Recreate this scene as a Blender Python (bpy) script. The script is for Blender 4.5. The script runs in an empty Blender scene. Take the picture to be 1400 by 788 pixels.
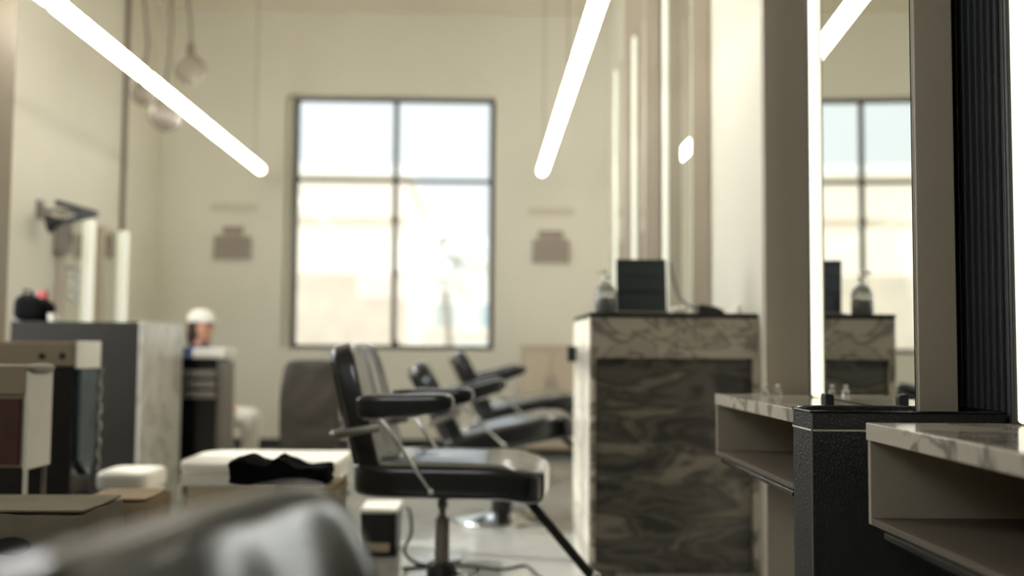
import bpy, bmesh, math, random
from mathutils import Vector, Matrix, noise
random.seed(7)
PI = math.pi
SC = bpy.context.scene
COL = SC.collection
R = math.radians

# ------------------------------------------------------------------ camera
F = 1400.0
cam_d = bpy.data.cameras.new('camera'); cam = bpy.data.objects.new('camera', cam_d); COL.objects.link(cam)
cam_d.sensor_width = 36; cam_d.lens = 36; cam_d.clip_start = .05; cam_d.clip_end = 300
YAW, PITCH, ROLL = R(1.55), R(3.43), R(0.45)
cam.matrix_world = (Matrix.Translation((0, 0, 1.0)) @ Matrix.Rotation(-YAW, 4, 'Z') @
                    Matrix.Rotation(PI / 2 + PITCH, 4, 'X') @ Matrix.Rotation(ROLL, 4, 'Z'))
cam_d.dof.use_dof = True; cam_d.dof.focus_distance = 2.4; cam_d.dof.aperture_fstop = 1.3
SC.camera = cam
CM = cam.matrix_world.copy()

def at(px, py, Y):
    """world point seen at photo pixel (px,py) on the plane y = Y"""
    d = CM.to_3x3() @ Vector(((px - 700) / F, (394 - py) / F, -1))
    o = CM.translation
    return o + d * ((Y - o.y) / d.y)

# ------------------------------------------------------------------ materials
def lin(c):
    return tuple(((v / 255) / 12.92 if v / 255 <= .04045 else ((v / 255 + .055) / 1.055) ** 2.4) for v in c) + (1,)

def mat(name, c, rough=.5, metal=0, var=.06, scale=6, bump=0, bscale=40, coat=0, spec=.5, emit=0, trans=0):
    m = bpy.data.materials.new(name); m.use_nodes = True
    nt = m.node_tree; b = nt.nodes['Principled BSDF']
    col = lin(c)
    b.inputs['Roughness'].default_value = rough; b.inputs['Metallic'].default_value = metal
    b.inputs['Coat Weight'].default_value = coat; b.inputs['Specular IOR Level'].default_value = spec
    b.inputs['Coat Roughness'].default_value = .12
    b.inputs['Transmission Weight'].default_value = trans
    tc = nt.nodes.new('ShaderNodeTexCoord')
    if var:
        n = nt.nodes.new('ShaderNodeTexNoise'); n.inputs['Scale'].default_value = scale; n.inputs['Detail'].default_value = 4
        nt.links.new(tc.outputs['Object'], n.inputs['Vector'])
        r = nt.nodes.new('ShaderNodeValToRGB')
        r.color_ramp.elements[0].position = .3; r.color_ramp.elements[1].position = .7
        r.color_ramp.elements[0].color = tuple(max(0, v * (1 - var)) for v in col[:3]) + (1,)
        r.color_ramp.elements[1].color = tuple(min(1, v * (1 + var)) for v in col[:3]) + (1,)
        nt.links.new(n.outputs['Fac'], r.inputs['Fac']); nt.links.new(r.outputs['Color'], b.inputs['Base Color'])
    else:
        b.inputs['Base Color'].default_value = col
    if emit:
        b.inputs['Emission Color'].default_value = col; b.inputs['Emission Strength'].default_value = emit
    if bump:
        n2 = nt.nodes.new('ShaderNodeTexNoise'); n2.inputs['Scale'].default_value = bscale; n2.inputs['Detail'].default_value = 3
        bp = nt.nodes.new('ShaderNodeBump'); bp.inputs['Strength'].default_value = bump; bp.inputs['Distance'].default_value = .01
        nt.links.new(tc.outputs['Object'], n2.inputs['Vector'])
        nt.links.new(n2.outputs['Fac'], bp.inputs['Height']); nt.links.new(bp.outputs['Normal'], b.inputs['Normal'])
    return m

def marble(name, stops, scale=3.0, dist=3.0, rough=.25, stretch=(1, 1, 1), detail=6, rot=(0, 0, 0)):
    """veined stone: stops = [(pos, rgb)...] on a warped noise"""
    m = bpy.data.materials.new(name); m.use_nodes = True
    nt = m.node_tree; b = nt.nodes['Principled BSDF']; b.inputs['Roughness'].default_value = rough
    tc = nt.nodes.new('ShaderNodeTexCoord'); mp = nt.nodes.new('ShaderNodeMapping')
    mp.inputs['Scale'].default_value = stretch; mp.inputs['Rotation'].default_value = rot
    nt.links.new(tc.outputs['Object'], mp.inputs['Vector'])
    n = nt.nodes.new('ShaderNodeTexNoise'); n.inputs['Scale'].default_value = scale
    n.inputs['Detail'].default_value = detail; n.inputs['Distortion'].default_value = dist
    nt.links.new(mp.outputs['Vector'], n.inputs['Vector'])
    r = nt.nodes.new('ShaderNodeValToRGB'); cr = r.color_ramp
    while len(cr.elements) < len(stops): cr.elements.new(.5)
    for e, (p, c) in zip(cr.elements, stops): e.position = p; e.color = lin(c)
    nt.links.new(n.outputs['Fac'], r.inputs['Fac']); nt.links.new(r.outputs['Color'], b.inputs['Base Color'])
    return m

def weave_leather(name, c):
    m = mat(name, c, rough=.42, var=.15, scale=20, spec=.6)
    nt = m.node_tree; b = nt.nodes['Principled BSDF']
    tc = nt.nodes.new('ShaderNodeTexCoord'); mp = nt.nodes.new('ShaderNodeMapping')
    mp.inputs['Rotation'].default_value = (R(45), R(45), R(45)); mp.inputs['Scale'].default_value = (260, 260, 150)
    v = nt.nodes.new('ShaderNodeTexVoronoi'); v.inputs['Scale'].default_value = 1.0
    bp = nt.nodes.new('ShaderNodeBump'); bp.inputs['Strength'].default_value = .9; bp.inputs['Distance'].default_value = .002
    nt.links.new(tc.outputs['Object'], mp.inputs['Vector']); nt.links.new(mp.outputs['Vector'], v.inputs['Vector'])
    nt.links.new(v.outputs['Distance'], bp.inputs['Height']); nt.links.new(bp.outputs['Normal'], b.inputs['Normal'])
    return m

def glass_pane(name):
    m = bpy.data.materials.new(name); m.use_nodes = True; nt = m.node_tree
    nt.nodes.remove(nt.nodes['Principled BSDF'])
    t = nt.nodes.new('ShaderNodeBsdfTransparent'); g = nt.nodes.new('ShaderNodeBsdfGlossy'); g.inputs['Roughness'].default_value = .02
    fr = nt.nodes.new('ShaderNodeFresnel'); fr.inputs['IOR'].default_value = 1.3
    mx = nt.nodes.new('ShaderNodeMixShader'); o = nt.nodes['Material Output']
    t.inputs['Color'].default_value = (.98, .985, .985, 1)
    nt.links.new(fr.outputs[0], mx.inputs[0]); nt.links.new(t.outputs[0], mx.inputs[1]); nt.links.new(g.outputs[0], mx.inputs[2])
    nt.links.new(mx.outputs[0], o.inputs['Surface'])
    return m

M = {}
M['wall'] = mat('painted_plaster', (219, 216, 200), .75, var=.03, scale=1.2, bump=.05, bscale=25)
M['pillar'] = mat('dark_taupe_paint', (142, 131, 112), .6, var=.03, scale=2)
M['ceiling'] = mat('ceiling_paint', (222, 214, 196), .85, var=.02)
M['fin'] = mat('satin_taupe_paint', (186, 176, 160), .45, var=.02, scale=2)
M['floor'] = marble('polished_concrete', [(.25, (134, 138, 137)), (.5, (154, 157, 156)), (.8, (168, 170, 167))], 1.4, 1.0, .10)
M['darkframe'] = mat('dark_bronze_metal', (62, 58, 48), .5, .3, var=.05)
M['glass'] = glass_pane('window_glass')
M['mirror'] = mat('mirror_glass', (236, 238, 232), .0, 1, var=0)
M['led'] = mat('led_diffuser', (250, 246, 226), .4, var=0, emit=.95)
M['leddim'] = mat('dim_led_diffuser', (244, 244, 226), .4, var=0, emit=.45)
M['ledbright'] = mat('lit_tube_diffuser', (255, 249, 240), .4, var=0, emit=9)
M['black'] = mat('matt_black_plastic', (22, 23, 24), .45, var=.1)
M['slat'] = mat('black_satin_slat', (84, 87, 92), .32, var=.08, scale=3)
M['gloss_black'] = mat('gloss_black', (12, 12, 14), .18, var=.05)
M['vinyl'] = mat('black_vinyl', (20, 22, 25), .28, var=.12, scale=14, bump=.03, bscale=160, coat=.75, spec=.35)
M['greyvinyl'] = mat('grey_brown_cover', (70, 64, 57), .55, var=.18, scale=8, bump=.5, bscale=9)
M['chrome'] = mat('chrome', (205, 206, 204), .14, 1, var=.02)
M['dullchrome'] = mat('brushed_steel', (150, 146, 138), .38, 1, var=.05)
M['leather'] = weave_leather('black_woven_leather', (27, 29, 32))
M['stitch'] = mat('steel_piping', (210, 208, 198), .3, .4, var=.05)
M['marble_light'] = marble('pale_marble', [(.0, (120, 114, 106)), (.40, (176, 168, 156)), (.47, (112, 106, 98)), (.53, (196, 188, 174)), (1, (206, 199, 186))], 2.6, 2.2, .22, (1, 1, 1.6))
M['marble_band'] = marble('grey_veined_marble', [(.0, (128, 121, 112)), (.42, (166, 157, 145)), (.48, (116, 110, 101)), (.54, (172, 163, 151)), (1, (184, 175, 163))], 2.7, 2.4, .3, (1, 1, 1.6))
M['marble_dark'] = marble('dark_waved_marble', [(.0, (30, 31, 31)), (.38, (52, 51, 49)), (.46, (92, 88, 81)), (.52, (58, 57, 53)), (.60, (124, 118, 106)), (1, (150, 142, 127))], 2.2, 1.0, .35, (1.0, 1, 3.6), 6)
M['stone_pale'] = marble('pale_grey_stone', [(.0, (176, 172, 162)), (.45, (204, 201, 190)), (.5, (178, 174, 164)), (.55, (210, 207, 196)), (1, (216, 213, 203))], 1.8, 1.4, .2)
M['shelf_top'] = marble('white_marble_slab', [(.0, (110, 104, 96)), (.42, (200, 193, 180)), (.47, (140, 134, 124)), (.52, (212, 205, 192)), (1, (222, 215, 203))], 4.2, 1.6, .12, (1, 1, 1))
M['shelf_inner'] = mat('shaded_laminate', (112, 104, 93), .5, var=.03)  # recess shade put into the colour: darker copy of the box laminate
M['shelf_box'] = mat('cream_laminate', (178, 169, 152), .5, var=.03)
M['slate'] = mat('charcoal_laminate', (46, 45, 41), .8, spec=.25, var=.08, scale=3)
M['white'] = mat('white_lacquer', (235, 232, 222), .3, var=.02)
M['whitecloth'] = mat('white_towel', (240, 237, 226), .9, var=.03, bump=.3, bscale=90)
M['cream'] = mat('cream_board', (190, 176, 152), .6, var=.03)
M['taupe'] = mat('beige_drawer_front', (150, 136, 115), .5, var=.04)
M['redbrown'] = mat('red_brown_wood', (74, 38, 30), .45, var=.25, scale=9)
M['card'] = mat('brown_cardboard', (150, 132, 104), .85, var=.14, scale=5, bump=.25, bscale=14)
M['cardgrey'] = mat('grey_brown_cardboard', (118, 110, 93), .85, var=.16, scale=6, bump=.3, bscale=12)
M['blackcloth'] = mat('black_cloth', (12, 12, 13), .95, var=.2, spec=.08, bump=.5, bscale=30)
M['red'] = mat('red_plastic', (150, 34, 38), .5, var=.08)
M['blueglass'] = mat('blue_grey_plastic', (70, 88, 96), .25, var=.1, coat=.4)
M['clear'] = mat('clear_glass', (235, 240, 236), .05, var=0, trans=.85)
M['smoke'] = mat('pale_smoked_glass', (196, 186, 170), .12, var=.05, trans=.6)
M['greymetal'] = mat('grey_metal', (128, 122, 112), .45, .3, var=.05)
M['cord'] = mat('taupe_cord', (128, 116, 102), .7, var=.03)
M['plaque'] = mat('grey_lettering', (156, 145, 132), .6, var=.05)
M['plaque_base'] = mat('pale_plaque', (204, 196, 177), .6, var=.02)
M['skin'] = mat('skin', (205, 150, 122), .5, var=.06)
M['hair'] = mat('brown_hair', (58, 38, 27), .6, var=.25, scale=30)
M['bluecloth'] = mat('navy_cloth', (44, 58, 88), .85, var=.12)
M['palecloth'] = mat('off_white_cloth', (228, 223, 208), .85, var=.05)
M['facade'] = mat('cream_facade', (244, 233, 214), .8, var=.04, scale=.6)
M['facade2'] = mat('white_facade', (236, 236, 230), .8, var=.04, scale=.6)
M['facade_shade'] = mat('pale_brick', (214, 200, 180), .8, var=.08, scale=1.5)
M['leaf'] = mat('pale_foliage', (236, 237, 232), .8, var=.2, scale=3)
M['bark'] = mat('bark', (150, 140, 125), .9, var=.2)
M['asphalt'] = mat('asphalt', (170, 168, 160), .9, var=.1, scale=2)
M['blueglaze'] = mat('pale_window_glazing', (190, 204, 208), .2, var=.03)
M['screen'] = marble('dark_screen_back', [(.3, (24, 32, 38)), (.5, (44, 54, 60)), (.7, (26, 34, 40))], 1.5, .6, .35, (.4, 1, 9), 2)  # horizontal bands are lid sheen put into the colour

# ------------------------------------------------------------------ mesh helpers
class MB:
    def __init__(s): s.bm = bmesh.new()
    def _add(s, b):
        me = bpy.data.meshes.new('t'); b.to_mesh(me); b.free(); s.bm.from_mesh(me); bpy.data.meshes.remove(me)
    def box(s, x0, x1, y0, y1, z0, z1, bev=.0, seg=2, mtx=None):
        b = bmesh.new(); bmesh.ops.create_cube(b, size=1)
        for v in b.verts:
            v.co = Vector(((x0 + x1) / 2 + v.co.x * (x1 - x0), (y0 + y1) / 2 + v.co.y * (y1 - y0), (z0 + z1) / 2 + v.co.z * (z1 - z0)))
        if bev: bmesh.ops.bevel(b, geom=b.edges[:], offset=bev, segments=seg, profile=.5, affect='EDGES')
        if mtx: b.transform(mtx)
        s._add(b); return s
    def soft(s, c, half, n=6, cuts=10, fn=None, mtx=None):
        """rounded cushion block (superellipsoid on a cube grid); fn reshapes unit coordinates"""
        b = bmesh.new(); bmesh.ops.create_cube(b, size=2)
        bmesh.ops.subdivide_edges(b, edges=b.edges[:], cuts=cuts, use_grid_fill=True)
        for v in b.verts:
            d = v.co; r = (abs(d.x) ** n + abs(d.y) ** n + abs(d.z) ** n) ** (-1 / n)
            u = d * r
            p = Vector((u.x * half[0], u.y * half[1], u.z * half[2]))
            if fn: p = fn(u, p)
            v.co = Vector(c) + p
        if mtx: b.transform(mtx)
        s._add(b); return s
    def tube(s, pts, r, n=10, cap=True):
        pts = [Vector(p) for p in pts]; b = bmesh.new(); rings = []
        rr = r if isinstance(r, (list, tuple)) else [r] * len(pts)
        prev = None
        for i, p in enumerate(pts):
            t = (pts[min(i + 1, len(pts) - 1)] - pts[max(i - 1, 0)]).normalized()
            up = Vector((0, 0, 1)) if abs(t.z) < .95 else Vector((1, 0, 0))
            a = t.cross(up).normalized() if prev is None else (prev - t * prev.dot(t)).normalized()
            prev = a; c = t.cross(a)
            rings.append([b.verts.new(p + (a * math.cos(2 * PI * k / n) + c * math.sin(2 * PI * k / n)) * rr[i]) for k in range(n)])
        for i in range(len(pts) - 1):
            for k in range(n):
                b.faces.new((rings[i][k], rings[i][(k + 1) % n], rings[i + 1][(k + 1) % n], rings[i + 1][k]))
        if cap: b.faces.new(rings[0][::-1]); b.faces.new(rings[-1])
        bmesh.ops.recalc_face_normals(b, faces=b.faces[:])
        s._add(b); return s
    def lathe(s, prof, c=(0, 0, 0), n=32):
        b = bmesh.new(); rings = []
        for (r, z) in prof:
            rings.append([b.verts.new((c[0] + r * math.cos(2 * PI * k / n), c[1] + r * math.sin(2 * PI * k / n), c[2] + z)) for k in range(n)])
        for i in range(len(prof) - 1):
            for k in range(n):
                b.faces.new((rings[i][k], rings[i][(k + 1) % n], rings[i + 1][(k + 1) % n], rings[i + 1][k]))
        b.faces.new(rings[0]); b.faces.new(rings[-1])
        bmesh.ops.remove_doubles(b, verts=b.verts[:], dist=1e-5)
        bmesh.ops.recalc_face_normals(b, faces=b.faces[:])
        s._add(b); return s
    def bar(s, p0, p1, w, t, side=(0, 1, 0), bev=.003):
        """flat bar from p0 to p1: w along `side`, t across"""
        p0, p1 = Vector(p0), Vector(p1); d = p1 - p0; L = d.length; d.normalize()
        y = Vector(side); y = (y - d * y.dot(d)).normalized(); z = d.cross(y)
        mt = Matrix(((d.x, y.x, z.x, p0.x), (d.y, y.y, z.y, p0.y), (d.z, y.z, z.z, p0.z), (0, 0, 0, 1)))
        return s.box(0, L, -w / 2, w / 2, -t / 2, t / 2, bev, 2, mt)
    def ball(s, c, r, n=16, sc=(1, 1, 1)):
        b = bmesh.new(); bmesh.ops.create_uvsphere(b, u_segments=n, v_segments=max(6, n // 2), radius=r)
        for v in b.verts: v.co = Vector((v.co.x * sc[0], v.co.y * sc[1], v.co.z * sc[2])) + Vector(c)
        s._add(b); return s
    def prism(s, poly, axis, a0, a1, bev=0):
        """poly in the two other axes (order xyz without `axis`), extruded a0..a1"""
        b = bmesh.new()
        def P(u, v, a): return {'x': (a, u, v), 'y': (u, a, v), 'z': (u, v, a)}[axis]
        A = [b.verts.new(P(u, v, a0)) for u, v in poly]; B = [b.verts.new(P(u, v, a1)) for u, v in poly]
        n = len(poly); b.faces.new(A); b.faces.new(B[::-1])
        for i in range(n): b.faces.new((A[i], B[i], B[(i + 1) % n], A[(i + 1) % n]))
        bmesh.ops.recalc_face_normals(b, faces=b.faces[:])
        if bev: bmesh.ops.bevel(b, geom=b.edges[:], offset=bev, segments=2, profile=.5, affect='EDGES')
        s._add(b); return s
    def build(s, name, m, parent=None, smooth=False, kind=None, loc=None):
        me = bpy.data.meshes.new(name); s.bm.to_mesh(me); s.bm.free()
        o = bpy.data.objects.new(name, me); COL.objects.link(o)
        me.materials.append(m)
        if smooth:
            me.polygons.foreach_set('use_smooth', [True] * len(me.polygons))
            try: me.set_sharp_from_angle(angle=R(50))
            except Exception: pass
        if parent: o.parent = parent
        if kind: o['kind'] = kind
        if loc: o.location = loc
        return o

def tag(o, label, cat, group=None, kind=None):
    o['label'] = label; o['category'] = cat
    if group: o['group'] = group
    if kind: o['kind'] = kind
    return o
def thing(name, label, cat, loc=(0, 0, 0), rz=0, group=None):
    o = bpy.data.objects.new(name, None); COL.objects.link(o); o.location = loc; o.rotation_euler = (0, 0, rz)
    o.empty_display_size = .1
    return tag(o, label, cat, group)
def dup(root, loc, rz, label, group=None):
    r = root.copy(); COL.objects.link(r); r.location = loc; r.rotation_euler = (0, 0, rz); r['label'] = label
    if group: r['group'] = group
    for ch in list(root.children):
        c = ch.copy(); COL.objects.link(c); c.parent = r
        for g in list(ch.children):
            d = g.copy(); COL.objects.link(d); d.parent = c
    return r

# ------------------------------------------------------------------ room
XL, XR, YB, YF, H = -3.32, 1.24, 10.4, -1.6, 4.46
MB().box(XL - .3, XR + .3, YF - .3, YB + .4, -.2, 0).build('floor', M['floor'], kind='structure')
MB().box(XL - .3, XR + .3, YF - .3, YB + .4, H, H + .2).build('ceiling', M['ceiling'], kind='structure')
MB().box(XR, XR + .3, YF, YB, 0, H).build('wall_right', M['wall'], kind='structure')
fx0, fx1, fz0, fz1 = -2.9, -1.3, 2.1, 3.5  # added opening, unseen behind the camera, to let in fill light
MB().box(XL, fx0, YF - .3, YF, 0, H).box(fx1, XR, YF - .3, YF, 0, H).box(fx0, fx1, YF - .3, YF, 0, fz0).box(fx0, fx1, YF - .3, YF, fz1, H).build('wall_front', M['wall'], kind='structure')
# back wall with the big window opening
wl, wr = at(388, 300, YB).x, at(676, 300, YB).x
wb, wt = at(540, 478, YB).z, at(540, 131, YB).z
mb = MB()
mb.box(XL, wl, YB, YB + .3, 0, H); mb.box(wr, XR, YB, YB + .3, 0, H)
mb.box(wl, wr, YB, YB + .3, 0, wb); mb.box(wl, wr, YB, YB + .3, wt, H)
mb.build('wall_back', M['wall'], kind='structure')
# left wall with side windows out of the frame
sy0, sy1, sz0, sz1 = 5.25, 7.15, .9, 3.9
mb = MB()
mb.box(XL - .3, XL, YF, sy0, 0, H); mb.box(XL - .3, XL, sy1, YB, 0, H)
mb.box(XL - .3, XL, sy0, sy1, 0, sz0); mb.box(XL - .3, XL, sy0, sy1, sz1, H)
mb.build('wall_left', M['wall'], kind='structure')
MB().box(XL, wl + 2.0, YB - .02, YB, 0, .09, .004).box(wl + 2.0, .3, YB - .02, YB, 0, .09, .004).build('baseboard_back', M['black'], kind='structure')

def window(name, horizontal_axis, a0, a1, z0, z1, p, th, mull, rails, fw=.05):
    """framed window; a along x (or y), p the position of the frame plane"""
    root = bpy.data.objects.new(name, None); COL.objects.link(root); root['kind'] = 'structure'
    def bx(mb, u0, u1, v0, v1, q0, q1):
        if horizontal_axis == 'x': mb.box(u0, u1, q0, q1, v0, v1, .004)
        else: mb.box(q0, q1, u0, u1, v0, v1, .004)
    f = MB()
    bx(f, a0, a1, z1 - fw, z1, p, p + th); bx(f, a0, a1, z0, z0 + fw * .8, p, p + th)
    bx(f, a0, a0 + fw, z0, z1, p, p + th); bx(f, a1 - fw, a1, z0, z1, p, p + th)
    for m_ in mull: bx(f, m_ - fw * .45, m_ + fw * .45, z0, z1, p + .005, p + th - .005)
    for r_ in rails: bx(f, a0, a1, r_ - fw * .35, r_ + fw * .35, p + .008, p + th - .008)
    o = f.build('window_frame', M['darkframe'], root); o['kind'] = 'structure'
    g = MB(); bx(g, a0 + .01, a1 - .01, z0 + .01, z1 - .01, p + th * .45, p + th * .55)
    o = g.build('window_pane', M['glass'], root); o['kind'] = 'structure'
    return root
gl, gr = at(402, 300, YB + .16).x, wr
gb, gt = wb, at(540, 135, YB + .16).z
w1 = window('window_1', 'x', gl - .02, gr, gb, gt + .02, YB + .16, .06, [at(540, 300, YB + .16).x], [at(540, 247, YB + .16).z], .055)
k = MB()
for yy in (300, 374, 470):
    p = at(540, yy, YB + .15); k.box(p.x - .035, p.x + .035, YB + .145, YB + .165, p.z - .03, p.z + .03, .006)
k.build('window_latch', M['darkframe'], w1)['kind'] = 'structure'
mb = MB().box(wl, gl - .02, YB + .15, YB + .22, wb, wt)   # outer stop of the reveal
mb.box(wl, wr, YB + .15, YB + .22, gt + .02, wt)
mb.build('trim_1', M['wall'], kind='structure')
window('window_2', 'y', sy0, sy1, sz0, sz1, XL - .16, .06, [sy0 + .95], [2.7], .05)
window('added_fill_window', 'x', fx0, fx1, fz0, fz1, YF - .16, .06, [fx0 + .8], [2.8], .05)  # added unseen window that frames the front fill light
# near pillar on the left
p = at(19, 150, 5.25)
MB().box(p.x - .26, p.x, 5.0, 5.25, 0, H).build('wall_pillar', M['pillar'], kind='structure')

# ------------------------------------------------------------------ right wall: lit mirrors, partition fins, slats
XM = 1.13
def mirror_unit(y_near, y_far, label, zb=.853, zt=3.42, rz=0.0, led_w=.075, bright='leddim', depth=.105, xm=XM):
    t = thing('wall_mirror', label, 'mirror', (xm, (y_near + y_far) / 2, 0), rz, None)
    MB().box(depth, XR - xm - .012, -.12, .12, zb + .5, zt - .5, .003).build('wall_mount', M['black'], t) if xm < XM else None
    h = (y_far - y_near) / 2
    MB().box(.006, depth, -h, h, zb, zt, .003).build('mirror_body', M['fin'], t)
    MB().box(0, .006, -h + .012, h, zb + .004, zt - .004).build('mirror_glass', M['mirror'], t)
    l = MB().box(-.012, .03, h, h + led_w, zb, zt, .008).build('light_strip', M[bright], t)
    MB().box(.03, depth, h, h + led_w, zb, zt, .003).box(-.016, .03, h + led_w, h + led_w + .012, zb, zt, .002).build('strip_housing', M['black'], t)
    return t
mirror_unit(2.46, 3.30, 'tall lit mirror above the far marble shelf, reflecting the paned window', rz=R(-3.0), bright='led', xm=1.07, depth=.10)
mirror_unit(1.30, 2.055, 'tall lit mirror above the near marble shelf at the right edge', bright='led')
mirror_unit(5.55, 6.31, 'tall lit mirror behind the laptop on the marble counter', zb=.86)
mirror_unit(6.95, 7.66, 'tall lit mirror, third from the camera along the right wall past the counter', zt=3.40)
mirror_unit(8.10, 8.76, 'tall lit mirror nearest the back corner on the right wall', zt=3.44)

def fin(n, y, x0, th=.05):
    MB().box(x0, XR, y, y + th, 0, H, .003).build('trim_%d' % n, M['fin'], kind='structure')
fin(2, 3.625, at(1046, 300, 3.625).x)
fin(3, 6.42, at(882, 200, 6.42).x)
fin(4, 7.77, at(853, 200, 7.77).x)
# black slat panel
t = thing('slat_panel', 'black vertical slat panel on the wall between the near mirrors', 'wall panel', (XR - .001, 2.46, 0))
MB().box(-.012, 0, -.165, .20, 0, H - .1).build('backing_board', M['black'], t)
ns = 10
for i in range(ns):
    y = -.15 + i * .034
    MB().box(-.023, -.012, y, y + .016, 0, H - .1, .003).build('slat', M['slat'], t)

# ------------------------------------------------------------------ floating shelves
def shelf(y0, y1, label):
    ym = (y0 + y1) / 2; h = (y1 - y0) / 2
    x0, x1 = .815, XR
    t = thing('floating_shelf', label, 'shelf', (x0, ym, .637))
    D = x1 - x0
    MB().box(0, D, -h, h, .176, .213, .002).build('marble_top', M['shelf_top'], t)
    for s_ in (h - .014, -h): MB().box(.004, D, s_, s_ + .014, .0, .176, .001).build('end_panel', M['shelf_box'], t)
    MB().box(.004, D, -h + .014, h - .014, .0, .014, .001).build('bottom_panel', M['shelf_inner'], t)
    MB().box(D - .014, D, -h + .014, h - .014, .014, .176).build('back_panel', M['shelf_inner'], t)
    MB().box(-.004, .012, -h + .014, h - .10, -.016, -.001, .003).build('front_rail', M['gloss_black'], t)
    return t
shelf(1.30, 2.174, 'white marble-topped open box shelf nearest the camera, right of the leather bin')
shelf(2.67, 3.60, 'white marble-topped open box shelf behind the leather bin, beside the counter')

# ------------------------------------------------------------------ leather bin
def rrect(x0, x1, y0, y1, rs, n=8):
    """rounded rectangle outline, rs = radii at (x0y0, x1y0, x1y1, x0y1)"""
    out = []
    for (cx, cy, a0, r) in ((x0 + rs[0], y0 + rs[0], PI, rs[0]), (x1 - rs[1], y0 + rs[1], 1.5 * PI, rs[1]), (x1 - rs[2], y1 - rs[2], 0, rs[2]), (x0 + rs[3], y1 - rs[3], .5 * PI, rs[3])):
        for k in range(n + 1):
            a = a0 + k / n * PI / 2; out.append((cx + r * math.cos(a), cy + r * math.sin(a)))
    return out
def ring_wall(outer, inner, z0, z1):
    mb = MB(); b = bmesh.new(); n = len(outer)
    V = [[b.verts.new((x, y, z)) for x, y in loop] for loop, z in ((outer, z0), (outer, z1), (inner, z1), (inner, z0 + .02))]
    for i in range(3):
        for k in range(n): b.faces.new((V[i][k], V[i][(k + 1) % n], V[i + 1][(k + 1) % n], V[i + 1][k]))
    b.faces.new(V[0][::-1]); b.faces.new(V[3])
    bmesh.ops.recalc_face_normals(b, faces=b.faces[:]); mb._add(b); return mb
bx0, bx1, by0, by1 = at(1110, 580, 2.31).x, 1.19, 2.31, 2.545
bzt = at(1115, 563, 2.31).z
t = thing('leather_bin', 'tall black woven leather bin standing between the two marble shelves', 'bin', ((bx0 + bx1) / 2, (by0 + by1) / 2, 0))
cx, cy = (bx0 + bx1) / 2, (by0 + by1) / 2
hw, hd = (bx1 - bx0) / 2, (by1 - by0) / 2
o_ = rrect(-hw, hw, -hd, hd, (.006, .006, .05, .11)); i_ = rrect(-hw + .011, hw - .011, -hd + .011, hd - .011, (.004, .004, .04, .10))
ring_wall(o_, i_, .0, bzt).build('body', M['leather'], t, True)
def band(outline, z, r, closed=True, rng=None, off=.0):
    pts = [(x * (1 + off), y * (1 + off), z) for x, y in outline]
    if rng: pts = pts[rng[0]:rng[1]]
    if closed: pts.append(pts[0])
    return MB().tube(pts, r, 6)
band(o_, bzt - .001, .0035).build('rim_piping', M['gloss_black'], t, True)
zl = at(1115, 589, 2.31).z
band(o_, zl, .0026).build('steel_band', M['stitch'], t, True)
MB().tube([(-hw, -hd, .01), (-hw, -hd, bzt - .004)], .0022, 6).build('corner_piping', M['greymetal'], t, True)

# ------------------------------------------------------------------ reception counter on the right
CY = 4.6
c0, c1 = at(808, 460, CY).x, XR - .001
ctz = at(900, 428, CY).z
cband = at(900, 490, CY).z
CD = 5.42
t = thing('reception_counter', 'marble-clad counter against the right wall with dark waved lower panel', 'counter', ((c0 + c1) / 2, CY, 0))
cxm = (c0 + c1) / 2; hw = (c1 - c0) / 2; dp = CD - CY
MB().box(-hw - .004, hw, -.006, dp, ctz - .022, ctz, .003).build('counter_top', M['slate'], t)
MB().box(-hw, hw, 0, dp, cband, ctz - .022, .002).build('marble_band', M['marble_band'], t)
MB().box(-hw + .025, hw - .025, .045, .075, 0, cband).build('lower_panel', M['marble_dark'], t)
for s_ in (-hw, hw - .022): MB().box(s_, s_ + .022, 0, dp, 0, cband, .002).build('side_panel', M['marble_light'], t)
MB().box(-hw - .007, -hw, .012, dp - .01, .0, ctz - .024, .002).build('side_cladding', M['stone_pale'], t)  # paler stone carries the glare on this side in its colour
p = at(776, 484, 5.38)
MB().box(-hw - .05, -hw - .007, .66, .72, p.z - .04, p.z + .04, .006).build('wall_socket', M['black'], t)

# things on the counter
def on(px, y): return at(px, 428, y)
ly = 4.92
l0, l1, lz1 = at(843, 400, ly).x, at(910, 400, ly).x, at(876, 355, ly).z
t = thing('laptop', 'open black laptop on the marble counter, lid back toward the room', 'laptop', ((l0 + l1) / 2, ly, ctz))
w = (l1 - l0) / 2
MB().prism([(-w, .018), (w + .006, .018), (w, lz1 - ctz), (-w - .003, lz1 - ctz)], 'y', -.006, .006, .002).build('lid', M['screen'], t)
MB().box(-w - .01, w + .012, -.02, .20, 0, .018, .004).build('base', M['greymetal'], t)
MB().tube([(-w * .7, 0, .018), (w * .7, 0, .018)], .008, 8).build('hinge', M['black'], t, True)
p = at(828, 430, 4.8)
t = thing('glass_jar', 'clear glass bottle with white pump top left of the laptop', 'bottle', (p.x, 4.8, ctz))
MB().lathe([(.0, 0), (.045, 0), (.05, .01), (.05, .1), (.042, .125), (.018, .145), (.018, .16), (0, .16)]).build('bottle_body', M['clear'], t, True)
MB().lathe([(0, 0), (.041, 0), (.043, .01), (.043, .07), (0, .07)], (0, 0, .006)).build('lotion', M['white'], t, True)
MB().lathe([(0, .16), (.02, .16), (.02, .178), (.007, .18), (.007, .2), (0, .2)]).box(-.045, .01, -.008, .008, .196, .21, .004).build('pump', M['white'], t, True)
p0, p1 = at(954, 412, 4.95), at(988, 412, 4.95)
t = thing('card_reader', 'small black card reader lying on the counter right of the laptop', 'card reader', ((p0.x + p1.x) / 2, 4.95, ctz))
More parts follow.
